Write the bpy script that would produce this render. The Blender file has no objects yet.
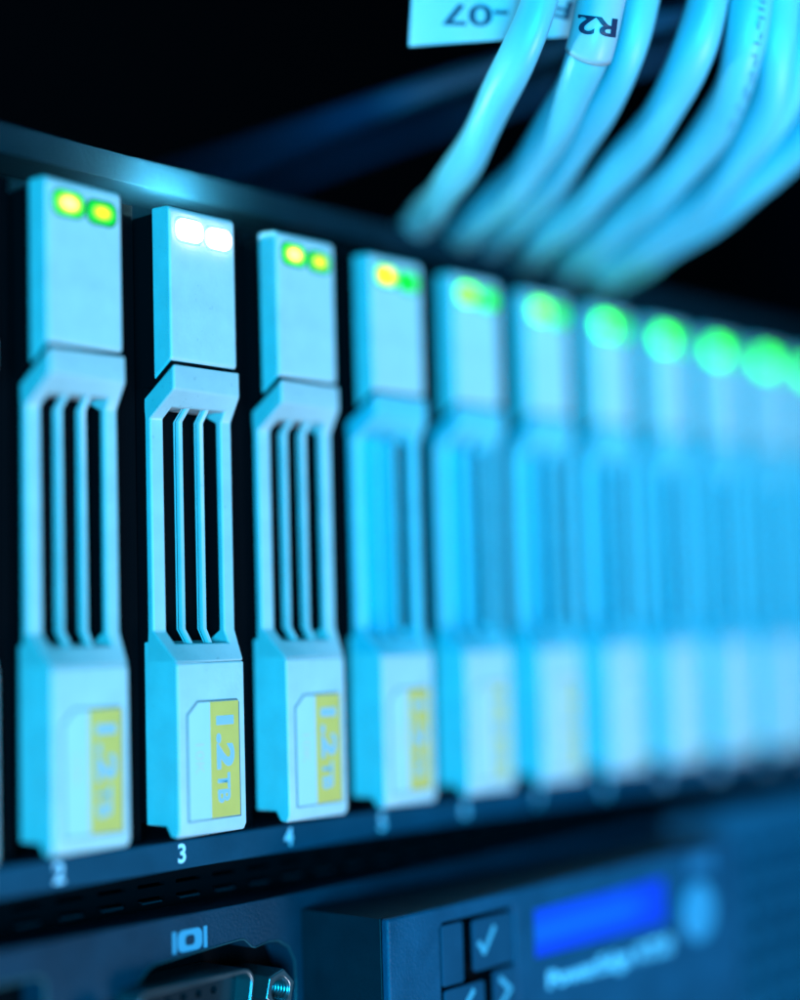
import bpy, bmesh, math, random
from mathutils import Vector, Matrix

random.seed(7)
S = 0.001                      # all sizes below are in millimetres
scene = bpy.context.scene
COL = scene.collection

# ------------------------------------------------------------------ camera
CAM = Vector((-138.5224119, -144.1210546, 22.1780316))
RT = Vector((0.65159991, -0.75804605, -0.02799534))
UP = Vector((-0.04546271, -0.07586495, 0.99608115))
FW = Vector((0.75719925, 0.64777364, 0.08389642))
FPX = 1632.46


def at(px, py, d):
    """point in the room at depth d (mm) seen along the photograph's sight line px, py"""
    return CAM + (FW + RT * ((px - 400) / FPX) - UP * ((py - 500) / FPX)) * (d - 13)


cam_d = bpy.data.cameras.new('camera')
cam = bpy.data.objects.new('camera', cam_d)
COL.objects.link(cam)
m = Matrix.Identity(4)
for i in range(3):
    m[i][0], m[i][1], m[i][2], m[i][3] = RT[i], UP[i], -FW[i], CAM[i] * S
cam.matrix_world = m
cam_d.sensor_fit = 'HORIZONTAL'
cam_d.sensor_width = 36
cam_d.lens = 36 * FPX / 800
cam_d.clip_start = 0.005
cam_d.clip_end = 50
cam_d.dof.use_dof = True
cam_d.dof.focus_distance = 0.1966
cam_d.dof.aperture_fstop = 4.6
cam_d.dof.aperture_blades = 0
scene.camera = cam


# ------------------------------------------------------------------ materials
def mat(name, col, rough=0.5, metal=0.0, spec=0.5, bump=0.0, bscale=900.0, vary=0.0, vscale=120.0, streak=None):
    M = bpy.data.materials.new(name)
    M.use_nodes = True
    nt = M.node_tree
    b = nt.nodes['Principled BSDF']
    b.inputs['Base Color'].default_value = (*col, 1)
    b.inputs['Roughness'].default_value = rough
    b.inputs['Metallic'].default_value = metal
    b.inputs['Specular IOR Level'].default_value = spec
    tc = nt.nodes.new('ShaderNodeTexCoord')
    if vary:
        n = nt.nodes.new('ShaderNodeTexNoise')
        n.inputs['Scale'].default_value = vscale
        n.inputs['Detail'].default_value = 6
        if streak:
            mp = nt.nodes.new('ShaderNodeMapping')
            mp.inputs['Scale'].default_value = streak
            nt.links.new(tc.outputs['Object'], mp.inputs['Vector'])
            nt.links.new(mp.outputs['Vector'], n.inputs['Vector'])
        else:
            nt.links.new(tc.outputs['Object'], n.inputs['Vector'])
        r = nt.nodes.new('ShaderNodeValToRGB')
        r.color_ramp.elements[0].position = 0.3
        r.color_ramp.elements[1].position = 0.7
        r.color_ramp.elements[0].color = (*[c * (1 - vary) for c in col], 1)
        r.color_ramp.elements[1].color = (*[min(1, c * (1 + vary)) for c in col], 1)
        nt.links.new(n.outputs['Fac'], r.inputs['Fac'])
        nt.links.new(r.outputs['Color'], b.inputs['Base Color'])
        mr = nt.nodes.new('ShaderNodeMapRange')
        mr.inputs['To Min'].default_value = max(0, rough - 0.1)
        mr.inputs['To Max'].default_value = min(1, rough + 0.1)
        nt.links.new(n.outputs['Fac'], mr.inputs['Value'])
        nt.links.new(mr.outputs['Result'], b.inputs['Roughness'])
    if bump:
        n2 = nt.nodes.new('ShaderNodeTexNoise')
        n2.inputs['Scale'].default_value = bscale
        n2.inputs['Detail'].default_value = 3
        nt.links.new(tc.outputs['Object'], n2.inputs['Vector'])
        bp = nt.nodes.new('ShaderNodeBump')
        bp.inputs['Strength'].default_value = bump
        bp.inputs['Distance'].default_value = 0.0002
        nt.links.new(n2.outputs['Fac'], bp.inputs['Height'])
        nt.links.new(bp.outputs['Normal'], b.inputs['Normal'])
    return M


def glow(name, col, strength):
    M = bpy.data.materials.new(name)
    M.use_nodes = True
    b = M.node_tree.nodes['Principled BSDF']
    b.inputs['Base Color'].default_value = (0.01, 0.05, 0.01, 1)
    b.inputs['Roughness'].default_value = 0.3
    b.inputs['Emission Color'].default_value = (*col, 1)
    b.inputs['Emission Strength'].default_value = strength
    return M


def add_specks(M, amount=0.2):
    nt = M.node_tree
    b = nt.nodes['Principled BSDF']
    src = b.inputs['Base Color'].links[0].from_socket
    tc = nt.nodes.new('ShaderNodeTexCoord')
    n = nt.nodes.new('ShaderNodeTexNoise')
    n.inputs['Scale'].default_value = 1300
    n.inputs['Detail'].default_value = 2
    nt.links.new(tc.outputs['Object'], n.inputs['Vector'])
    n2 = nt.nodes.new('ShaderNodeTexNoise')
    n2.inputs['Scale'].default_value = 90
    nt.links.new(tc.outputs['Object'], n2.inputs['Vector'])
    ad = nt.nodes.new('ShaderNodeMath')
    ad.operation = 'MULTIPLY_ADD'
    ad.inputs[1].default_value = 0.35
    nt.links.new(n2.outputs['Fac'], ad.inputs[0])
    nt.links.new(n.outputs['Fac'], ad.inputs[2])
    r = nt.nodes.new('ShaderNodeMapRange')
    r.inputs['From Min'].default_value = 0.87
    r.inputs['From Max'].default_value = 0.93
    r.inputs['To Max'].default_value = amount
    nt.links.new(ad.outputs['Value'], r.inputs['Value'])
    mx = nt.nodes.new('ShaderNodeMix')
    mx.data_type = 'RGBA'
    nt.links.new(r.outputs['Result'], mx.inputs['Factor'])
    nt.links.new(src, mx.inputs[6])
    mx.inputs[7].default_value = (0.08, 0.09, 0.10, 1)
    nt.links.new(mx.outputs[2], b.inputs['Base Color'])


SILVER = mat('silver_plastic', (0.56, 0.56, 0.56), 0.42, 0.0, 0.5, 0.22, 1500, 0.07, 260)
SILVERM = mat('silver_satin', (0.50, 0.50, 0.50), 0.38, 0.0, 0.5, 0.10, 1500, 0.06, 300)
add_specks(SILVER)
add_specks(SILVERM)
SILVER_LIT = mat('blue_lit_satin', (0.16, 0.48, 0.54), 0.45, 0.0, 0.3, 0.22, 1500, 0.06, 300)  # far latches: the blue light is mixed into the colour
DARKBODY = mat('dark_carrier', (0.0015, 0.002, 0.003), 0.7, 0.0, 0.06)
CHASSIS = mat('charcoal_metal', (0.005, 0.028, 0.048), 0.5, 0.0, 0.14, 0.6, 2600, 0.22, 160)
BLACK = mat('black_cage', (0.0012, 0.002, 0.003), 0.8, 0.0, 0.03)
RAIL = mat('rail_paint', (0.006, 0.050, 0.085), 0.5, 0.0, 0.09, 0.25, 1800, 0.15, 140)
MODULE = mat('module_plastic', (0.006, 0.065, 0.12), 0.45, 0.0, 0.12, 0.55, 2600, 0.18, 200)
BUTTON = mat('button_rubber', (0.006, 0.055, 0.10), 0.5, 0.0, 0.09, 0.2, 2200, 0.1, 200)
STEEL = mat('plated_steel', (0.20, 0.27, 0.30), 0.30, 0.9, 0.5, 0.1, 1200, 0.1, 200)
SPRING = mat('spring_steel', (0.35, 0.36, 0.37), 0.35, 0.8)
PRINT = mat('white_print', (0.55, 0.72, 0.85), 0.5)
PRINT_DIM = mat('dim_print', (0.07, 0.34, 0.46), 0.5)  # dimmer ink for the button marks
PRINT_MODEL = mat('model_print_ink', (0.20, 0.66, 0.85), 0.5)
STICKER = mat('sticker_paper', (0.62, 0.62, 0.62), 0.45, 0.0, 0.4, 0.05, 900, 0.03, 200)
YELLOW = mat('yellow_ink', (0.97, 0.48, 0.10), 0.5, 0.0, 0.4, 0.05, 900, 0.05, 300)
YELLOW_MID = mat('mid_yellow_ink', (0.80, 0.54, 0.26), 0.5, 0.0, 0.4, 0.05, 900, 0.05, 300)  # paler yellow for the bands of farther drives
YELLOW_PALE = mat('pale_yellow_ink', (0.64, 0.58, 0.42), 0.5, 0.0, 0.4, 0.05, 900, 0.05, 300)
LETTER = mat('grey_letter', (0.40, 0.46, 0.52), 0.5, 0.0, 0.4)
TAN = mat('tan_ink', (0.80, 0.55, 0.40), 0.5, 0.0, 0.4)
GROOVE = mat('sticker_groove', (0.16, 0.17, 0.18), 0.6)
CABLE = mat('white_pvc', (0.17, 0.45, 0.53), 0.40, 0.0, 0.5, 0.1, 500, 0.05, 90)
DARKCABLE = mat('dark_blue_pvc', (0.004, 0.055, 0.13), 0.5)
PAPER = mat('label_paper', (0.40, 0.44, 0.48), 0.4, 0.0, 0.4, 0.05, 500, 0.03, 120)
INK = mat('dark_ink', (0.012, 0.016, 0.05), 0.5)
WALL = mat('dark_wall', (0.0012, 0.0016, 0.0030), 0.9, 0.0, 0.1)
BEZEL = mat('bezel_paint', (0.003, 0.0125, 0.019), 0.75, 0.0, 0.05, 0.25, 1800, 0.15, 140)
MODSIDE = mat('module_side_shaded', (0.004, 0.016, 0.024), 0.45, 0.0, 0.12, 0.3, 2200, 0.15, 200)  # module sides darker than the front, shade put into the colour
MESH = mat('grille_paint', (0.006, 0.08, 0.14), 0.5, 0.0, 0.09, 0.25, 1800, 0.15, 140)

def led(name, core, rim, k_core, k_rim, spread=0.62):
    """lamp with a hot die in the middle of a tinted window"""
    M = bpy.data.materials.new(name)
    M.use_nodes = True
    nt = M.node_tree
    b = nt.nodes['Principled BSDF']
    b.inputs['Base Color'].default_value = (0.01, 0.05, 0.01, 1)
    b.inputs['Roughness'].default_value = 0.3
    tc = nt.nodes.new('ShaderNodeTexCoord')
    mp = nt.nodes.new('ShaderNodeMapping')
    mp.inputs['Location'].default_value = (-1.0, 0.0, -1.0)
    mp.inputs['Scale'].default_value = (2.0, 0.0, 2.0)
    nt.links.new(tc.outputs['Generated'], mp.inputs['Vector'])
    ln = nt.nodes.new('ShaderNodeVectorMath')
    ln.operation = 'LENGTH'
    nt.links.new(mp.outputs['Vector'], ln.inputs[0])
    r = nt.nodes.new('ShaderNodeValToRGB')
    e = r.color_ramp.elements
    e[0].position, e[0].color = 0.35, (*core, 1)
    e[1].position, e[1].color = spread, (*rim, 1)
    nt.links.new(ln.outputs['Value'], r.inputs['Fac'])
    nt.links.new(r.outputs['Color'], b.inputs['Emission Color'])
    mr = nt.nodes.new('ShaderNodeMapRange')
    mr.inputs['From Min'].default_value = 0.35
    mr.inputs['From Max'].default_value = spread
    mr.inputs['To Min'].default_value = k_core
    mr.inputs['To Max'].default_value = k_rim
    nt.links.new(ln.outputs['Value'], mr.inputs['Value'])
    nt.links.new(mr.outputs['Result'], b.inputs['Emission Strength'])
    return M


LIT_SLOTS = mat('lit_slot_blue', (0.002, 0.62, 0.80), 0.6, 0.0, 0.05)  # azure stands for light in the far grille slots
LED_SURROUND = mat('dark_led_surround', (0.006, 0.16, 0.03), 0.35)
HALO = glow('led_halo', (0.50, 0.92, 1.0), 0.85)  # glow put round the white lights as their halo
LED_A = led('led_amber_green', (1, 0.72, 0.14), (0.03, 1.0, 0.03), 3.8, 1.25, 0.85)
LED_A2 = led('led_amber_green_soft', (1, 0.72, 0.02), (0.0, 1.0, 0.06), 1.5, 0.95, 0.8)
LED_W = glow('led_white', (1.0, 1.0, 1.0), 12)
LED_W2 = glow('led_white_soft', (1.0, 0.95, 0.95), 8)
LED_O = led('led_amber', (1, 0.42, 0.0), (0.10, 1.0, 0.01), 4.2, 1.9, 0.95)
LED_O2 = glow('led_green_soft', (0.0, 1.0, 0.02), 1.2)
LED_G = glow('led_green', (0.10, 1.0, 0.01), 5.5)
LED_G2 = glow('led_green_dim', (0.0, 1.0, 0.02), 1.9)
LED_H = glow('led_green_far', (0.03, 1.0, 0.01), 8.5)
LED_H2 = glow('led_green_far_dim', (0.0, 1.0, 0.02), 2.0)
EMIT_G = glow('pipe_green', (0.05, 1.0, 0.2), 1.0)
EMIT_W = glow('pipe_white', (0.34, 0.88, 1.0), 1900)


def screen_mat():
    M = bpy.data.materials.new('lcd_backlight')
    M.use_nodes = True
    nt = M.node_tree
    b = nt.nodes['Principled BSDF']
    b.inputs['Base Color'].default_value = (0.01, 0.02, 0.08, 1)
    b.inputs['Roughness'].default_value = 0.25
    tc = nt.nodes.new('ShaderNodeTexCoord')
    sx = nt.nodes.new('ShaderNodeSeparateXYZ')
    nt.links.new(tc.outputs['Object'], sx.inputs['Vector'])
    r = nt.nodes.new('ShaderNodeValToRGB')
    mr = nt.nodes.new('ShaderNodeMapRange')
    mr.inputs['From Min'].default_value = -20.8 * S
    mr.inputs['From Max'].default_value = -14.5 * S
    nt.links.new(sx.outputs['Z'], mr.inputs['Value'])
    nt.links.new(mr.outputs['Result'], r.inputs['Fac'])
    e = r.color_ramp.elements
    e[0].position, e[0].color = 0.12, (0.0, 0.045, 1, 1)
    e[1].position, e[1].color = 0.88, (0.0, 0.065, 1, 1)
    x = e.new(0.5)
    x.color = (0.0, 0.15, 1, 1)
    mx = nt.nodes.new('ShaderNodeMapRange')
    mx.inputs['From Min'].default_value = 62 * S
    mx.inputs['From Max'].default_value = 72 * S
    nt.links.new(sx.outputs['X'], mx.inputs['Value'])
    mix = nt.nodes.new('ShaderNodeMix')
    mix.data_type = 'RGBA'
    nt.links.new(mx.outputs['Result'], mix.inputs['Factor'])
    nt.links.new(r.outputs['Color'], mix.inputs[6])
    mix.inputs[7].default_value = (0.0, 0.035, 1, 1)
    nt.links.new(mix.outputs[2], b.inputs['Emission Color'])
    b.inputs['Emission Strength'].default_value = 0.95
    return M


LCD = screen_mat()


# ------------------------------------------------------------------ mesh helpers
def empty(name, label, cat, group=None, loc=(0, 0, 0)):
    o = bpy.data.objects.new(name, None)
    COL.objects.link(o)
    o.empty_display_size = 0.005
    o.location = Vector(loc) * S
    o['label'] = label
    o['category'] = cat
    if group:
        o['group'] = group
    return o


def make(name, bm, material, parent=None, bevel=0.0, seg=2, smooth=False, angle=35):
    """links a bmesh (in mm) as one object; its vertices are given relative to the parent thing"""
    bmesh.ops.recalc_face_normals(bm, faces=bm.faces[:])
    me = bpy.data.meshes.new(name)
    for v in bm.verts:
        v.co *= S
    bm.to_mesh(me)
    bm.free()
    me.materials.append(material)
    o = bpy.data.objects.new(name, me)
    COL.objects.link(o)
    if parent is not None:
        o.parent = parent
    if smooth or bevel:
        for p in me.polygons:
            p.use_smooth = True
    if bevel:
        md = o.modifiers.new('bevel', 'BEVEL')
        md.width = bevel * S
        md.segments = seg
        md.limit_method = 'ANGLE'
        md.angle_limit = math.radians(angle)
        md.harden_normals = True
    return o


def box(bm, x0, x1, y0, y1, z0, z1):
    vs = [bm.verts.new((x, y, z)) for x in (x0, x1) for y in (y0, y1) for z in (z0, z1)]
    for f in ((0, 1, 3, 2), (4, 6, 7, 5), (0, 4, 5, 1), (2, 3, 7, 6), (0, 2, 6, 4), (1, 5, 7, 3)):
        bm.faces.new([vs[i] for i in f])
    return vs


def prism_x(bm, pts, x0, x1):
    """polygon given as (y, z), extruded along x"""
    a = [bm.verts.new((x0, y, z)) for y, z in pts]
    b = [bm.verts.new((x1, y, z)) for y, z in pts]
    n = len(pts)
    bm.faces.new(a)
    bm.faces.new(b[::-1])
    for i in range(n):
        bm.faces.new((a[i], b[i], b[(i + 1) % n], a[(i + 1) % n]))


def prism_y(bm, pts, y0, y1):
    """polygon given as (x, z), extruded along y"""
    a = [bm.verts.new((x, y0, z)) for x, z in pts]
    b = [bm.verts.new((x, y1, z)) for x, z in pts]
    n = len(pts)
    bm.faces.new(a)
    bm.faces.new(b[::-1])
    for i in range(n):
        bm.faces.new((a[i], b[i], b[(i + 1) % n], a[(i + 1) % n]))


def rounded(x0, x1, z0, z1, r, n=5):
    out = []
    for cx, cz, a0 in ((x1 - r, z1 - r, 0), (x0 + r, z1 - r, 90), (x0 + r, z0 + r, 180), (x1 - r, z0 + r, 270)):
        for k in range(n + 1):
            a = math.radians(a0 + 90 * k / n)
            out.append((cx + r * math.cos(a), cz + r * math.sin(a)))
    return out


def ngon(cx, cz, r, n, a0=0.0):
    return [(cx + r * math.cos(a0 + 2 * math.pi * k / n), cz + r * math.sin(a0 + 2 * math.pi * k / n)) for k in range(n)]


def plate_with_holes(bm, outer, holes, y0, y1):
    """flat plate in x, z with openings cut right through, from y0 back to y1"""
    edges = []
    for loop in [outer] + holes:
        vs = [bm.verts.new((x, y0, z)) for x, z in loop]
        for i in range(len(vs)):
            edges.append(bm.edges.new((vs[i], vs[(i + 1) % len(vs)])))
    bmesh.ops.triangle_fill(bm, use_beauty=True, use_dissolve=False, edges=edges, normal=(0, -1, 0))
    r = bmesh.ops.extrude_face_region(bm, geom=bm.faces[:])
    for v in r['geom']:
        if isinstance(v, bmesh.types.BMVert):
            v.co.y = y1


def grid_plate(bm, xs, zs, hole, y0, y1):
    """plate made from a grid of cells, leaving out the cells hole(i, j) says are open"""
    V = [[bm.verts.new((x, y0, z)) for z in zs] for x in xs]
    for i in range(len(xs) - 1):
        for j in range(len(zs) - 1):
            if not hole(i, j):
                bm.faces.new((V[i][j], V[i + 1][j], V[i + 1][j + 1], V[i][j + 1]))
    r = bmesh.ops.extrude_face_region(bm, geom=bm.faces[:])
    for v in r['geom']:
        if isinstance(v, bmesh.types.BMVert):
            v.co.y = y1


def text_bm(s, size, thick=0.0, spacing=1.0):
    """flat letters as a bmesh in their own x, y plane (mm), origin at the centre of their box"""
    cu = bpy.data.curves.new('lettering', 'FONT')
    cu.body = s
    cu.size = size
    cu.offset = thick
    cu.space_character = spacing
    cu.resolution_u = 5
    o = bpy.data.objects.new('lettering', cu)
    COL.objects.link(o)
    dg = bpy.context.evaluated_depsgraph_get()
    me = bpy.data.meshes.new_from_object(o.evaluated_get(dg))
    bpy.data.objects.remove(o)
    bpy.data.curves.remove(cu)
    bm = bmesh.new()
    bm.from_mesh(me)
    bpy.data.meshes.remove(me)
    xs = [v.co.x for v in bm.verts]
    ys = [v.co.y for v in bm.verts]
    c = Vector(((min(xs) + max(xs)) / 2, (min(ys) + max(ys)) / 2, 0))
    for v in bm.verts:
        v.co -= c
    return bm, max(xs) - min(xs), max(ys) - min(ys)


def place_text(bm, sx, sz, fn):
    for v in bm.verts:
        v.co = Vector(fn(v.co.x * sx, v.co.y * sz))
    return bm


def upright(s, size, cx, cz, y, width=None, height=None, thick=0.0):
    """letters standing on a face that looks along -y"""
    bm, w, h = text_bm(s, size, thick)
    sx = width / w if width else 1.0
    sz = height / h if height else 1.0
    return place_text(bm, sx, sz, lambda u, v: (cx + u, y, cz + v))


def join(a, b):
    me = bpy.data.meshes.new('tmp')
    b.to_mesh(me)
    b.free()
    a.from_mesh(me)
    bpy.data.meshes.remove(me)


# ------------------------------------------------------------------ the hard drives
PITCH, W = 18.0, 10.77


def build_drive():
    t = empty('hard_drive', '', 'hard drive', 'hard drives in the server bays')
    # dark carrier body inside the bay
    bm = bmesh.new()
    box(bm, -W + 1.0, -0.6, 3.2, 50, 53.0, 74.2)
    box(bm, -W + 0.12, -W + 0.5, 5.2, 50, 1.2, 52.9)
    box(bm, -0.5, -0.12, 2.4, 50, 1.2, 52.9)
    box(bm, -W + 0.5, -0.5, 14, 50, 1.2, 52.9)
    box(bm, -W + 0.5, -0.5, 6.0, 14, 1.2, 22.0)
    box(bm, -W + 0.5, -0.5, 5.3, 14, 50.6, 52.9)
    prism_x(bm, [(0.32, 55.62), (0.32, 54.9), (3.15, 52.95), (3.15, 53.7)], -W + 0.1, -0.15)  # dark strip added so the gap under the button stays dark
    make('carrier_body', bm, DARKBODY, t)
    # release button with the status lights
    bm = bmesh.new()
    prism_x(bm, [(0.1, 55.85), (0.1, 73.9), (0.6, 74.45), (3.4, 74.6), (3.4, 53.6)], -W, -0.05)
    btn = make('release_button', bm, SILVER, t, 0.35, 3)
    wide = False
    bm = bmesh.new()
    prism_y(bm, rounded(-10.0, -5.35, 70.05, 73.25, 1.2), 0.05, 0.4)
    prism_y(bm, rounded(-5.28, -0.75, 69.9, 72.95, 1.2), 0.05, 0.4)
    make('light_window', bm, LED_SURROUND, btn)  # added dark surround, keeps the blurred green lights saturated
    leds = []
    for (x0, x1, z0, z1) in ((-9.7, -5.65, 70.35, 72.95), (-4.95, -1.05, 70.2, 72.65)) if not wide else ((-9.45, -5.65, 70.75, 72.7), (-5.05, -1.2, 70.65, 72.45)):
        bm = bmesh.new()
        prism_y(bm, rounded(x0, x1, z0, z1, 1.0 if not wide else 0.4), -0.14 if not wide else -0.3, 0.5)
        leds.append(make('status_light', bm, LED_G, btn, 0.1, 2))
    bm = bmesh.new()
    box(bm, -W + 1.6, -1.6, 1.9, 3.2, 74.3, 74.72)
    make('hidden_emitter', bm, EMIT_G, btn, 0.1, 2)  # added emitter, hidden from view, throws glow on the top bezel
    # the latch with its grille
    bm = bmesh.new()

    def yl(s, z):            # depth of the latch front: proud, then recessed to the grille, then proud again
        yg = 4.1 + (1.4 - 4.1) * s
        if z >= 52.15:
            return -0.25
        if z >= 49.1:
            return -0.25 + (yg + 0.25) * (52.15 - z) / 3.05
        if z >= 23.7:
            return yg
        return yg * (z - 19.95) / 3.75
    ss = [0, 0.165, 0.285, 0.39, 0.525, 0.645, 0.862, 1]
    zs = [19.95, 22.2, 23.7, 49.1, 50.35, 52.15, 55.2]
    V = {}
    for i, s in enumerate(ss):
        for j, z in enumerate(zs):
            V[i, j] = bm.verts.new((-W + W * s, yl(s, z), z))
    for i in range(len(ss) - 1):
        for j in range(len(zs) - 1):
            if i in (1, 3, 5) and 1 <= j <= 3:
                continue
            if i in (2, 4) and 1 <= j <= 3:
                continue
            bm.faces.new((V[i, j], V[i + 1, j], V[i + 1, j + 1], V[i, j + 1]))
    r = bmesh.ops.extrude_face_region(bm, geom=bm.faces[:])
    for v in r['geom']:
        if isinstance(v, bmesh.types.BMVert):
            z = v.co.z
            v.co.y = v.co.y + 1.05 if 23 < z < 49.5 else 5.25
            if z > 55:
                v.co.z = 51.6
            elif z > 52:
                v.co.z = 51.0
            elif z > 50:
                v.co.z = 50.35
    latch = make('latch', bm, SILVERM, t, 0.36, 4, angle=25)
    for (s0, s1) in ((0.352, 0.405), (0.606, 0.660)):
        bm = bmesh.new()
        rows = [21.6, 23.9, 48.9, 50.9]
        prev = None
        for z in rows:
            x0, x1 = -W + W * s0, -W + W * s1
            f = 0.22
            wb = x1 - x0

            def pt(u, dy):
                return bm.verts.new((x0 + wb * u, yl(s0 + (s1 - s0) * u, z) + f + dy, z))
            ring = [pt(0, 0.30), pt(0.22, 0.0), pt(1, 0.0), pt(1, 0.55), pt(0, 0.55)]
            if prev:
                for k in range(5):
                    bm.faces.new((prev[k], prev[(k + 1) % 5], ring[(k + 1) % 5], ring[k]))
            else:
                bm.faces.new(ring)
            prev = ring
        bm.faces.new(prev)
        prev = None
        for z in rows:                       # thin rib along the bar's deeper edge
            x0 = -W + W * s0
            y0 = yl(s0, z) + 0.22
            ring = [bm.verts.new((x0 - 0.08, y0 + 0.62, z)), bm.verts.new((x0 + 0.05, y0 + 0.62, z)),
                    bm.verts.new((x0 + 0.05, y0 + 0.85, z)), bm.verts.new((x0 - 0.08, y0 + 0.85, z))]
            if prev:
                for k in range(4):
                    bm.faces.new((prev[k], prev[(k + 1) % 4], ring[(k + 1) % 4], ring[k]))
            else:
                bm.faces.new(ring)
            prev = ring
        bm.faces.new(prev)
        make('grille_bar', bm, SILVERM, latch, 0.05, 2, angle=40)
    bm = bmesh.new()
    box(bm, -W + 0.55, -0.55, 6.6, 7.2, 22.2, 50.5)  # added plate; far copies carry the slots' light in their colour
    make('added_backing', bm, DARKBODY, t)
    # lower cover with the capacity sticker
    bm = bmesh.new()
    prism_x(bm, [(0.02, 19.85), (0.02, 0.55), (0.3, 0.0), (0.5, -0.3), (1.6, -0.2), (2.4, 1.0), (5.85, 1.0), (5.85, 22.5), (4.6, 22.5), (1.2, 20.2)], -W + 0.02, -0.02)
    low = make('lower_cover', bm, SILVER, t, 0.22, 3)
    bm = bmesh.new()
    out = [(-9.45, 1.40), (-9.45, 13.9), (-7.75, 15.45), (-1.35, 15.45), (-0.95, 15.0), (-0.95, 1.40)]
    prism_y(bm, out, -0.02, 0.3)
    make('label_recess', bm, GROOVE, low)
    bm = bmesh.new()
    out = [(-9.22, 1.58), (-9.22, 13.75), (-7.65, 15.22), (-1.45, 15.22), (-1.15, 14.9), (-1.15, 1.58)]
    prism_y(bm, out, -0.06, 0.3)
    lab = make('label_sticker', bm, STICKER, t)
    bm = bmesh.new()
    box(bm, -5.80, -1.17, -0.085, -0.07, 1.6, 15.2)
    make('yellow_band', bm, YELLOW, lab)

    def side(u, v, cx, cz, y):     # lettering turned a quarter clockwise: reads downwards
        return (cx + v, y, cz - u)
    bm, w, h = text_bm('1.2', 4.0, 0.17)
    place_text(bm, 6.3 / w, 2.9 / h, lambda u, v: side(u, v, -3.42, 10.35, -0.105))
    b2, w, h = text_bm('TB', 3.0, 0.10)
    place_text(b2, 3.5 / w, 2.0 / h, lambda u, v: side(u, v, -3.75, 5.0, -0.105))
    join(bm, b2)
    make('capacity_print', bm, LETTER, lab)
    bm, w, h = text_bm('10K', 2.0, 0.0)
    place_text(bm, 3.6 / w, 1.35 / h, lambda u, v: side(u, v, -7.5, 8.6, -0.085))
    make('speed_print', bm, TAN, lab)
    # the little sprung tabs along the right edge of the carrier
    bm = bmesh.new()
    for z0 in (28.5, 34.5, 41.0):
        box(bm, -0.1, 0.45, 4.6, 6.2, z0, z0 + 3.6)
    make('spring_tab', bm, SPRING, t, 0.15, 2)
    return t


def copy_tree(o, parent=None):
    c = o.copy()
    COL.objects.link(c)
    if parent is not None:
        c.parent = parent
    for ch in [x for x in o.children]:
        copy_tree(ch, c)
    return c


DRIVE_LABELS = [
    'silver hard drive mostly cut off by the left edge of the picture',
    'blurred silver hard drive with amber lights, nearest whole drive, left of the white-lit drive',
    'sharply focused silver hard drive with glowing white lights, standing above the printed 3',
    'slightly soft silver hard drive with readable yellow 1.2TB sticker, right of the white-lit drive',
    'blurred silver hard drive with one amber and one green light, above the blurred printed 5',
    'blurred silver hard drive with two merged green lights, first one whose lights are both green',
    'blurred silver hard drive second along among the drives with only green lights',
    'blurred silver hard drive third along among the drives with only green lights',
    'far blurred silver hard drive fourth along among the drives with only green lights',
    'far blurred silver hard drive fifth along among the drives with only green lights',
    'far blurred silver hard drive sixth along among the drives with only green lights',
    'farthest blurred silver hard drive, cut off by the right edge of the picture',
]
drive0 = build_drive()
led_meshes = {}


def led_mesh(base, material):
    k = (base.name, material.name)
    if k not in led_meshes:
        me = base.copy()
        me.materials.clear()
        me.materials.append(material)
        led_meshes[k] = me
    return led_meshes[k]


drives = [drive0] + [copy_tree(drive0) for _ in range(11)]
for n, d in enumerate(drives):
    i = n - 2
    d.location = (i * PITCH * S, 0, 0)
    d['label'] = DRIVE_LABELS[n]
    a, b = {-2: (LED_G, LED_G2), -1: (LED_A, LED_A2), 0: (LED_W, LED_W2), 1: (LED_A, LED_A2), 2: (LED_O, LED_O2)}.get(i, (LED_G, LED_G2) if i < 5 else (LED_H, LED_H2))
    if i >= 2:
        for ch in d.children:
            if ch.name.startswith('added_backing'):
                ch.data = led_mesh(ch.data, LIT_SLOTS)
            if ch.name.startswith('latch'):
                ch.data = led_mesh(ch.data, SILVER_LIT)
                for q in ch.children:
                    q.data = led_mesh(q.data, SILVER_LIT)
            if i < 3:
                continue
            for q in ch.children:
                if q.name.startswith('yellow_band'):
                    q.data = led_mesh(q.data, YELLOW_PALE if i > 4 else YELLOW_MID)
    for ch in d.children:
        if ch.name.startswith('release_button'):
            for q in ch.children:
                if q.name.startswith('light_window') and i == 0:
                    q.data = led_mesh(q.data, HALO)
                if q.name.startswith('hidden_emitter'):
                    q.data = led_mesh(q.data, EMIT_W if i == 0 else EMIT_G)
            ls = sorted([q for q in ch.children if q.name.startswith('status_light')], key=lambda q: min(v.co.x for v in q.data.vertices))
            base = [q.data for q in ls]
            if i == 0:
                ls[0].scale.y = ls[1].scale.y = 2.6
            ls[0].data = led_mesh(base[0], a)
            ls[1].data = led_mesh(base[1], b)

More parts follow.
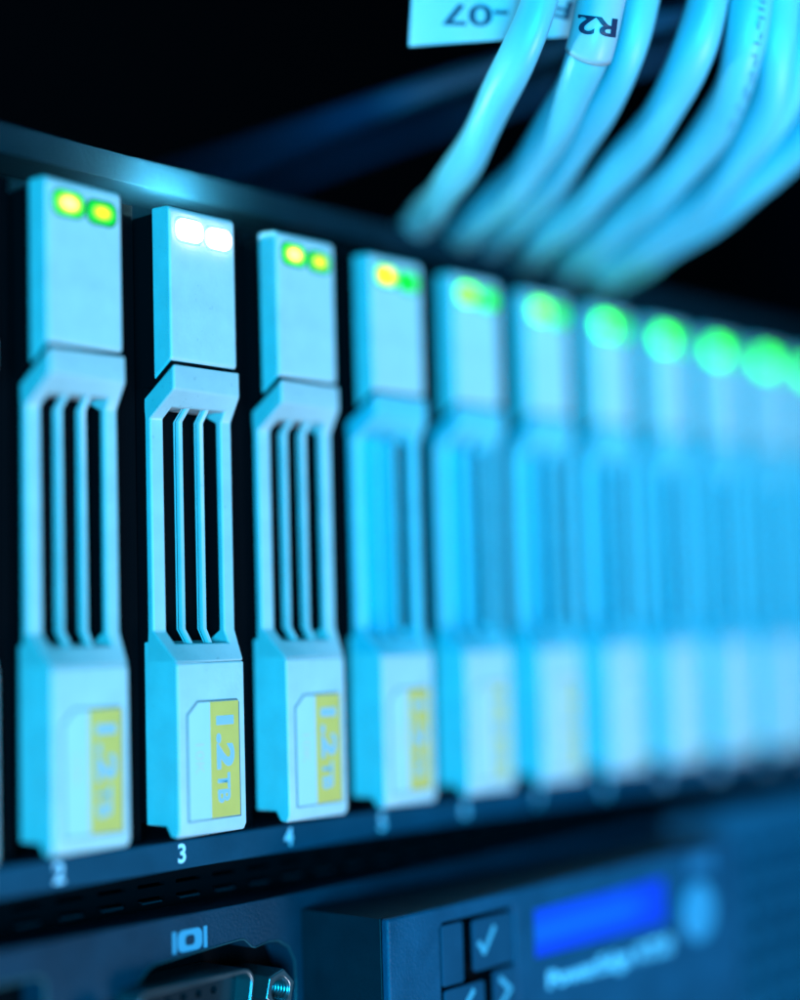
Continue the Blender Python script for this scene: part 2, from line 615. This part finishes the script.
# ------------------------------------------------------------------ the server that holds them
srv = empty('rack_server', 'dark charcoal rack server with a row of drive bays over a lit blue display', 'server')
XL, XR = -90, 250
bm = bmesh.new()
box(bm, XL, XR, 6.5, 14, 78.1, 81.6)
bezel = make('top_bezel', bm, BEZEL, srv, 0.15, 2)
bm = bmesh.new()
box(bm, XL, XR, 14, 260, 79.3, 80.2)
make('lid', bm, CHASSIS, srv)
bm = bmesh.new()
for i in range(-4, 13):
    x0, x1 = i * PITCH + 0.7, (i + 1) * PITCH - W - 0.7
    box(bm, x0, x1, 6.0, 56, -1.0, 75.2)
box(bm, XL, XR, 56, 58, -9, 80)
box(bm, XL, XR, 34, 56, 75.9, 77.6)
make('drive_cage', bm, BLACK, srv)
for i in range(-3, 11):                      # small clips at the foot of each divider
    bm = bmesh.new()
    xc = i * PITCH + 2.9
    prism_y(bm, rounded(xc - 0.9, xc + 0.9, 2.2, 8.6, 0.6), 5.2, 6.3)
    box(bm, xc - 0.45, xc + 0.45, 4.5, 5.3, 3.0, 4.4)
    make('divider_clip', bm, SPRING, srv, 0.2, 2)
bm = bmesh.new()
box(bm, XL, XR, 4, 40, -4.5, -1.05)
rail = make('number_rail', bm, RAIL, srv, 0.35, 3)
for n in range(1, 13):
    i = n - 3
    bm = upright(str(n), 3.0, i * PITCH - 6.95, -2.6, 3.975, height=2.3, thick=0.08)
    make('bay_number', bm, PRINT, rail)
# the recessed perforated strip
bm = bmesh.new()
xs = [XL]
x = XL + 2.0
while x < XR - 8:
    xs += [x, x + 4.3]
    x += 6.0
xs.append(XR)
zs = [-11, -8.5, -7.95, -6.75, -6.3, -4]
grid_plate(bm, xs, zs, lambda i, j: i % 2 == 1 and j in (1, 3), 8.5, 9.6)
make('vent_strip', bm, BLACK, srv, 0.0)
bm = bmesh.new()
for k in range(1, len(xs) - 1, 2):
    prism_x(bm, [(8.40, -8.66), (8.40, -8.45), (9.2, -8.40), (9.2, -8.66)], xs[k] + 0.6, xs[k + 1] - 0.6)  # paler lip stands for the glint along each slot
make('slot_glint', bm, mat('slot_glint_paint', (0.006, 0.026, 0.036), 0.5, 0.0, 0.1), srv)
# the lower panel with the opening of the video port
bm = bmesh.new()
dhole = [(-25.6, -21.5), (-24.8, -19.6), (-22.4, -18.4), (-19.4, -18.0), (-16.2, -16.5), (-14.2, -14.75), (-13.2, -14.35), (0.2, -13.65), (0.9, -13.75), (2.1, -14.75), (2.7, -14.95),
         (5.0, -14.6), (6.6, -14.75), (8.4, -15.8), (9.4, -17.6), (9.6, -20.5),
         (9.4, -23.4), (8.4, -25.2), (6.6, -26.2), (5.0, -26.4), (2.7, -26.0), (2.1, -26.2), (0.9, -27.5), (-13.2, -27.5), (-14.2, -26.9), (-16.2, -26.0), (-19.4, -25.4), (-22.4, -25.0), (-24.8, -23.6)]
uhole = rounded(-39.0, -28.6, -22.0, -13.0, 1.2)
plate_with_holes(bm, [(XL, -52), (98, -52), (98, -9.35), (XL, -9.35)], [dhole, uhole], 2, 6)
box(bm, XL, 98, 6.0, 40, -10.2, -9.4)
panel = make('control_panel', bm, CHASSIS, srv, 0.3, 2)
bm = bmesh.new()                             # monitor mark over the port
out = rounded(-9.6, -5.8, -13.6, -11.1, 0.8)
plate_with_holes(bm, out, [rounded(-8.45, -6.95, -12.95, -11.75, 0.45)], 1.955, 1.995)
box(bm, -10.4, -9.85, 1.955, 1.995, -13.6, -11.1)
box(bm, -5.55, -5.0, 1.955, 1.995, -13.6, -11.1)
make('monitor_symbol', bm, mat('symbol_print', (0.04, 0.28, 0.42), 0.5), panel)
bm = bmesh.new()
dout = [(-5.9 + (px + 5.9) * 1.018, -20.4 + (pz + 20.4) * 1.03) for px, pz in dhole]
plate_with_holes(bm, dout, [dhole], 1.86, 1.99)
plate_with_holes(bm, rounded(-39.4, -28.2, -22.4, -12.6, 1.5), [uhole], 1.86, 1.99)
make('port_rim', bm, mat('rim_metal', (0.03, 0.10, 0.12), 0.35, 0.5), panel, 0.06, 2)
# video port
port = empty('video_port', '', '')
del port['label'], port['category']
port.parent = srv
bm = bmesh.new()
box(bm, -44, 14, 6.1, 8, -31, -10.5)
make('port_flange', bm, BLACK, port)


def dshape(cx, cz, w, h, r=1.6, slope=0.9):
    pts = rounded(-w / 2, w / 2, -h / 2, h / 2, r, 6)
    return [(cx + px * (1 + slope * pz / h * 0.16), cz + pz) for px, pz in pts]


bm = bmesh.new()
plate_with_holes(bm, dshape(-10.1, -20.2, 16.9, 8.2), [dshape(-10.1, -20.2, 15.9, 7.2, 1.3)], -2.0, 6.05)
make('connector_shell', bm, STEEL, port, 0.2, 2)
bm = bmesh.new()
holes = []
for rz, off in ((-18.3, 0.0), (-20.2, 1.0), (-22.1, 0.0)):
    for k in range(5):
        holes.append(ngon(-10.1 + (k - 2) * 2.35 + off, rz, 0.5, 10))
plate_with_holes(bm, dshape(-10.1, -20.2, 15.88, 7.18, 1.29), holes, 0.6, 4.0)
make('pin_block', bm, mat('pin_block_plastic', (0.003, 0.010, 0.014), 0.5, 0.0, 0.15), port)
for cx in (3.6, -22.4):
    bm = bmesh.new()
    plate_with_holes(bm, ngon(cx, -19.7, 2.55, 6, 0.26), [ngon(cx, -19.7, 1.45, 20)], -1.5, 6.05)
    post = make('screw_post', bm, STEEL, port, 0.25, 2)
    bm = bmesh.new()                         # thread inside the post
    for k in range(7):
        y = -1.3 + k * 0.5
        vs = []
        for (r, dy) in ((1.47, 0), (1.12, 0.22), (1.47, 0.44)):
            vs.append([bm.verts.new((px, y + dy, pz)) for px, pz in ngon(cx, -19.7, r, 20)])
        for a in range(2):
            for q in range(20):
                bm.faces.new((vs[a][q], vs[a][(q + 1) % 20], vs[a + 1][(q + 1) % 20], vs[a + 1][q]))
    for o in (make('thread', bm, STEEL, port, smooth=True),):
        pass
# the grey bump at the far left of the lower panel
# display module
bm = bmesh.new()
YM = -12.6
rec = [(20.7, -38), (36.1, -38), (36.1, -14.0), (35.5, -13.35), (21.4, -13.35), (20.7, -14.0)]
plate_with_holes(bm, [(10.85, -50), (95.5, -50), (95.5, -11.2), (10.85, -11.45)], [rec], YM + 1.31, 1.95)
mod = make('display_module', bm, MODSIDE, srv, 0.15, 2)
bm = bmesh.new()
plate_with_holes(bm, [(10.8, -50), (95.55, -50), (95.55, -11.15), (10.8, -11.4)], [rec], YM, YM + 1.3)
make('front_panel', bm, MODULE, mod, 0.6, 4)
bm = bmesh.new()
box(bm, 20.5, 36.3, YM + 2.2, YM + 3, -39, -13)
make('button_well', bm, BLACK, mod)
for nm, pts, dy in (('button', rounded(27.1, 35.4, -20.4, -13.9, 0.5), -0.05),
                ('button', rounded(21.0, 29.0, -30, -21.6, 0.5), -0.15),
                ('button', rounded(31.0, 36.0, -30, -20.9, 0.5), -0.15),
                ('filler_panel', rounded(21.2, 25.4, -21.3, -13.75, 0.4), 0.25)):
    bm = bmesh.new()
    prism_y(bm, pts, YM + dy, YM + dy + 0.45)
    make(nm, bm, BUTTON, mod, 0.15, 3)
    bm = bmesh.new()
    cx = sum(p[0] for p in pts) / len(pts)
    cz = sum(p[1] for p in pts) / len(pts)
    prism_y(bm, [(cx + (p[0] - cx) * 0.8, cz + (p[1] - cz) * 0.8) for p in pts], YM + dy + 0.46, YM + 2.3)
    make('button_stem', bm, BLACK, mod)


def stroke(bm, pts, w, y):
    for (a, b) in zip(pts[:-1], pts[1:]):
        a, b = Vector(a), Vector(b)
        d = (b - a).normalized()
        nrm = Vector((-d.y, d.x)) * w / 2
        q = [a - d * w * .3 + nrm, a - d * w * .3 - nrm, b + d * w * .3 - nrm, b + d * w * .3 + nrm]
        prism_y(bm, [(p.x, p.y) for p in q], y, y + 0.03)
        y -= 0.004


for pts, y in (([(28.2, -16.9), (29.2, -18.2), (31.4, -15.4)], YM - 0.085), ([(26.6, -22.6), (24.6, -24.4), (26.6, -26.2)], YM - 0.185),
               ([(32.3, -22.1), (34.3, -23.7), (32.3, -25.3)], YM - 0.185)):
    bm = bmesh.new()
    stroke(bm, pts, 0.75, y)
    make('button_mark', bm, PRINT_DIM, mod)
bm = bmesh.new()
box(bm, 40.35, 72.8, YM - 0.06, YM + 0.5, -20.75, -14.5)
make('display_screen', bm, LCD, mod)
bm = upright('PowerEdge R720', 3.0, 58.6, -24.5, YM - 0.03, width=31.5, height=3.0, thick=0.12)
make('model_print', bm, PRINT_MODEL, mod)
bm = bmesh.new()
prism_y(bm, ngon(82.2, -20.6, 4.4, 32), YM - 0.5, YM + 0.5)
make('round_button', bm, mat('round_button_plastic', (0.05, 0.30, 0.46), 0.4), mod, 0.3, 2)
bm = bmesh.new()
prism_y(bm, rounded(80.2, 87.0, -14.8, -12.2, 0.6), YM - 0.1, YM + 0.5)
make('indicator_window', bm, mat('indicator_plastic', (0.02, 0.15, 0.26), 0.4), mod)
# perforated grille on the right
bm = bmesh.new()
xs = [98.05]
x = 99.5
while x < XR - 6:
    xs += [x, x + 5.1]
    x += 5.7
xs.append(XR)
zs = [-52]
z = -50.0
while z < -17:
    zs += [z, z + 2.7]
    z += 5.2
zs.append(-9.35)
grid_plate(bm, xs, zs, lambda i, j: i % 2 == 1 and j % 2 == 1, 2.0, 3.6)
make('air_grille', bm, MESH, srv)
bm = bmesh.new()
box(bm, XL, XR, 41, 43, -52, -9.3)
box(bm, XL, XR, 41.2, 260, -53, -52.1)
box(bm, XL, XL + 1, 43.5, 260, -52, 80)
box(bm, XR - 1, XR, 43.5, 260, -52, 80)
make('housing', bm, BLACK, srv)


# ------------------------------------------------------------------ cables
def catmull(pts, n=12):
    P = [pts[0] * 2 - pts[1]] + pts + [pts[-1] * 2 - pts[-2]]
    out = []
    for i in range(1, len(P) - 2):
        for k in range(n):
            t = k / n
            a, b, c, d = P[i - 1], P[i], P[i + 1], P[i + 2]
            out.append(0.5 * ((2 * b) + (c - a) * t + (2 * a - 5 * b + 4 * c - d) * t * t + (3 * b - a - 3 * c + d) * t ** 3))
    out.append(pts[-1])
    return out


def frames(path):
    out = []
    up = Vector((0.3, -0.9, 0.1)).normalized()
    for i, p in enumerate(path):
        t = (path[min(i + 1, len(path) - 1)] - path[max(i - 1, 0)]).normalized()
        n = (up - t * up.dot(t)).normalized()
        up = n
        out.append((p, t, n, t.cross(n)))
    return out


def tube(path, r, lump=0.06, phase=0.0, seg=24):
    bm = bmesh.new()
    rings = []
    s = 0.0
    fr = frames(path)
    for i, (p, t, n, b) in enumerate(fr):
        if i:
            s += (p - fr[i - 1][0]).length
        ring = []
        for k in range(seg):
            a = 2 * math.pi * k / seg
            rr = r * (1 + lump * math.sin(2 * a + s * 0.33 + phase) + lump * 0.4 * math.sin(3 * a - s * 0.21 + phase))
            ring.append(bm.verts.new(p + (n * math.cos(a) + b * math.sin(a)) * rr))
        rings.append(ring)
    for r0, r1 in zip(rings[:-1], rings[1:]):
        for k in range(seg):
            bm.faces.new((r0[k], r0[(k + 1) % seg], r1[(k + 1) % seg], r1[k]))
    bm.faces.new(rings[0])
    bm.faces.new(rings[-1][::-1])
    return bm


CABLES = [
    ('white network cable crossing in front of the paper label flag, leftmost of the bundle',
     [(556, -120, 214), (548, -45, 213), (540, 0, 212), (521, 50, 213), (496, 100, 218), (469, 155, 226), (441, 196, 239), (414, 228, 256), (395, 250, 276)], 2.35),
    ('white network cable carrying the wrapped paper label printed R2',
     [(624, -120, 215), (612, -45, 214), (601, 0, 213), (588, 55, 214), (566, 105, 221), (540, 150, 230), (507, 192, 241), (465, 228, 257), (440, 252, 280)], 2.65),
    ('white network cable touching the right side of the labelled cable',
     [(656, -120, 220), (648, -45, 219), (641, 0, 218), (629, 50, 219), (605, 100, 224), (575, 150, 233), (540, 195, 244), (500, 234, 260), (480, 256, 282)], 2.25),
    ('white network cable just right of the dark gap in the cable bundle',
     [(724, -120, 222), (716, -45, 220), (708, 0, 219), (693, 50, 220), (669, 100, 225), (635, 150, 233), (590, 198, 244), (540, 240, 260), (520, 262, 282)], 2.65),
    ('white network cable with faint dark printing running along its jacket',
     [(760, -120, 222), (756, -45, 220), (751, 0, 219), (744, 50, 220), (728, 100, 225), (697, 150, 233), (645, 203, 244), (585, 250, 262), (560, 272, 282)], 2.6),
    ('thin white network cable squeezed in close behind the printed cable',
     [(788, -120, 226), (784, -45, 225), (780, 0, 225), (776, 50, 225), (766, 105, 229), (742, 152, 235), (695, 205, 246), (620, 256, 264), (596, 276, 285)], 2.5),
    ('white network cable bending in from the right edge of the picture, above the lowest one',
     [(836, -120, 229), (826, -45, 229), (815, 0, 229), (802, 50, 229), (780, 105, 233), (735, 165, 239), (680, 215, 250), (612, 262, 267), (588, 280, 288)], 2.6),
    ('white network cable lowest of the bundle, sweeping out through the right edge',
     [(905, -60, 231), (885, 0, 231), (858, 60, 233), (825, 110, 235), (782, 158, 241), (725, 205, 250), (655, 250, 265), (610, 276, 287)], 2.65),
]
cables = []
for k, (label, pts, r) in enumerate(CABLES):
    p0, p1 = Vector(pts[0]), Vector(pts[1])
    pts = [tuple(p0 + (p0 - p1) * 4.0)] + pts          # on upwards, out of the picture, to the shelf above
    path = catmull([at(*p) for p in pts], 14)
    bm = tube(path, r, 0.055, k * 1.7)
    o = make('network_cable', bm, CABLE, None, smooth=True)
    o['label'] = label
    o['category'] = 'cable'
    o['group'] = 'white network cables over the server'
    cables.append((o, path, r))

# printing on the jacket of the fifth cable
o5, path5, r5 = cables[4]
fr5 = frames(path5)
view = lambda p: (CAM - p).normalized()
bm = bmesh.new()
i = 0
for idx in range(24, 76, 4):
    p, t, n, b = fr5[idx]
    v = view(p)
    side_dir = t.cross(v).normalized()
    if side_dir.dot(RT) < 0:
        side_dir = -side_dir
    base = (v * 0.80 + side_dir * 0.60).normalized()
    base = (base - t * base.dot(t)).normalized()
    tb = base.cross(t)
    L = random.uniform(0.6, 1.3)
    for q in range(2):
        a = random.uniform(-0.18, 0.18)
        d = (base + tb * a).normalized()
        c = p + d * (r5 * 1.065) + t * (q * 0.9)
        e1, e2 = (t * L * 0.5, tb * 0.09) if random.random() < 0.5 else (tb * 0.42, t * 0.12)
        vs = [bm.verts.new(c + sx * e1 + sy * e2 + d * h) for h in (0, 0.02) for sx, sy in ((-1, -1), (1, -1), (1, 1), (-1, 1))]
        bm.faces.new(vs[:4])
        bm.faces.new(vs[4:])
make('jacket_print', bm, mat('faded_ink', (0.10, 0.16, 0.24), 0.5), o5)

# the label wrapped round the second cable, with its flag
o2, path2, r2 = cables[1]
fr2 = frames(path2)
i0, i1 = 22, 57
bm = bmesh.new()
rings = []
for i in range(i0, i1):
    p, t, n, b = fr2[i]
    rings.append([bm.verts.new(p + (n * math.cos(2 * math.pi * k / 40) + b * math.sin(2 * math.pi * k / 40)) * (r2 * 1.075)) for k in range(40)])
for a, c in zip(rings[:-1], rings[1:]):
    for k in range(40):
        bm.faces.new((a[k], a[(k + 1) % 40], c[(k + 1) % 40], c[k]))
r = bmesh.ops.extrude_face_region(bm, geom=bm.faces[:])
for v in r['geom']:
    if isinstance(v, bmesh.types.BMVert):
        best = min(range(i0, i1), key=lambda q: (fr2[q][0] - v.co).length)
        v.co += (v.co - fr2[best][0]).normalized() * 0.12
wrap = make('label_wrap', bm, PAPER, o2, smooth=True)
bm = bmesh.new()
A, B = at(409, 46, 222.0), at(590, 36, 220.5)
Cc, D = at(594, -70, 220.5), at(416, -70, 222.0)
back = FW * 0.12
N = 12
top = [[(A.lerp(B, i / N)).lerp(D.lerp(Cc, i / N), j / N) - FW * 0.5 * math.sin(i / N * 3.1) for j in range(N + 1)] for i in range(N + 1)]
G = [[bm.verts.new(q) for q in row] for row in top]
for i in range(N):
    for j in range(N):
        bm.faces.new((G[i][j], G[i + 1][j], G[i + 1][j + 1], G[i][j + 1]))
r = bmesh.ops.extrude_face_region(bm, geom=bm.faces[:])
for v in r['geom']:
    if isinstance(v, bmesh.types.BMVert):
        v.co += back
flag = make('label_flag', bm, PAPER, o2, smooth=False)


def flag_point(px, py, lift=0.06):
    d0 = 221.5
    for _ in range(6):
        p = at(px, py, d0)
        u = (px - 409) / 181
        d0 = 222.0 - 1.5 * u - 0.5 * math.sin(max(0, min(1, u)) * 3.1)
    return at(px, py, d0 - lift)


def flag_text(s, cx, cy, w, h, ang, thick=0.06, fn=None):
    """upside-down lettering on the flag, centred on cx, cy"""
    b, tw, th = text_bm(s, 3.0, thick)
    bmesh.ops.subdivide_edges(b, edges=[e for e in b.edges if e.calc_length() > 0.4], cuts=2)
    ca, sa = math.cos(ang), math.sin(ang)
    for v in b.verts:
        u, q = -v.co.x * w / tw, v.co.y * h / th       # turned by 180 degrees in the picture
        x, y = u * ca - q * sa, u * sa + q * ca
        v.co = (fn or flag_point)(cx + x, cy + y)
    return b


b = flag_text('-07', 475, 15, 66, 22, 0.03)
b2 = flag_text('F', 563, 9, 17, 19, 0.25, fn=lambda x, y: flag_point(x, y))
join(b, b2)
make('label_text', b, INK, o2)


def wrap_point(px, py):
    """where the sight line meets the wrapped label"""
    o = CAM
    dr = (at(px, py, 200) - CAM).normalized()
    best = None
    for i in range(i0, i1):
        p, t, n, bb = fr2[i]
        w = o - p
        dp, wp = dr - t * dr.dot(t), w - t * w.dot(t)
        A2, B2, C2 = dp.dot(dp), 2 * dp.dot(wp), wp.dot(wp) - (r2 * 1.075 + 0.19) ** 2
        disc = B2 * B2 - 4 * A2 * C2
        if disc < 0:
            continue
        h = o + dr * ((-B2 - math.sqrt(disc)) / (2 * A2))
        k = abs((h - p).dot(t))
        if best is None or k < best[0]:
            best = (k, h)
    return best[1] if best else flag_point(px, py)


b = flag_text('R2', 597, 26, 40, 19, 0.12, 0.07, fn=wrap_point)
make('label_text', b, INK, o2)

# two dim blue cables far back in the dark
for label, pts, r in (('dim dark blue cable behind the label flag, upper and brighter of the blurred pair',
                       [(60, 225, 460), (160, 190, 370), (280, 143, 296), (380, 106, 270), (470, 76, 262), (600, 36, 256), (720, 5, 252), (850, -40, 250)], 1.5),
                      ('dim dark blue cable behind the label flag, lower and fainter of the blurred pair',
                       [(80, 245, 470), (180, 212, 390), (300, 172, 330), (400, 138, 305), (480, 112, 295), (600, 75, 285), (720, 40, 280), (850, 0, 275)], 1.1)):
    o = make('blue_cable', tube(catmull([at(*p) for p in pts], 10), r, 0.02), DARKCABLE, None, smooth=True)
    o['label'] = label
    o['category'] = 'cable'
    o['group'] = 'dim blue cables behind'

# ------------------------------------------------------------------ dark wall behind
bm = bmesh.new()
box(bm, -1500, 1900, 900, 920, -900, 1200)
o = make('background_wall', bm, WALL)
o['kind'] = 'structure'


# ------------------------------------------------------------------ lights
def area(name, loc, target, size, power, col, spread=180):
    L = bpy.data.lights.new(name, 'AREA')
    L.shape = 'DISK'
    L.size = size * S
    L.energy = power
    L.color = col
    L.spread = math.radians(spread)
    o = bpy.data.objects.new(name, L)
    COL.objects.link(o)
    o.location = Vector(loc) * S
    d = (Vector(target) - Vector(loc)).normalized()
    o.rotation_euler = d.to_track_quat('-Z', 'Y').to_euler()
    return o


area('front_lamp', (120, -560, -340), (60, 0, 40), 220, 3.1, (0.76, 0.69, 0.80))
area('left_lamp', (-600, -640, -60), (40, 0, 50), 330, 19.0, (0.006, 0.57, 1.0))
fl = bpy.data.lights.new('far_fill', 'SPOT')  # added fill, brightens the far drives' grilles
fl.energy = 10
fl.color = (0.0, 0.34, 1.0)
fl.spot_size = math.radians(15)
fl.spot_blend = 0.9
fl.shadow_soft_size = 0.05
fo = bpy.data.objects.new('far_fill', fl)
COL.objects.link(fo)
fo.location = Vector((-330, -420, 36)) * S
fo.rotation_euler = (Vector((112, 0, 26)) - Vector((-330, -420, 36))).to_track_quat('-Z', 'Y').to_euler()
sl = bpy.data.lights.new('cable_fill', 'SPOT')  # added fill, brightens the lower ends of the cables
sl.energy = 13
sl.color = (0.03, 0.60, 1.0)
sl.spot_size = math.radians(14)
sl.spot_blend = 0.6
sl.shadow_soft_size = 0.05
so = bpy.data.objects.new('cable_fill', sl)
COL.objects.link(so)
so.location = Vector((20, -520, -60)) * S
so.rotation_euler = (Vector((98, 8, 120)) - Vector((20, -520, -60))).to_track_quat('-Z', 'Y').to_euler()

w = bpy.data.worlds.new('World')
scene.world = w
w.use_nodes = True
w.node_tree.nodes['Background'].inputs['Color'].default_value = (0.0, 0.12, 0.35, 1)
w.node_tree.nodes['Background'].inputs['Strength'].default_value = 0.006

# ------------------------------------------------------------------ render settings
scene.view_settings.view_transform = 'Standard'
scene.view_settings.look = 'None'
scene.view_settings.exposure = 0
scene.view_settings.gamma = 1
scene.cycles.use_denoising = True
scene.cycles.sample_clamp_indirect = 8
scene.cycles.max_bounces = 6
scene.cycles.volume_bounces = 0
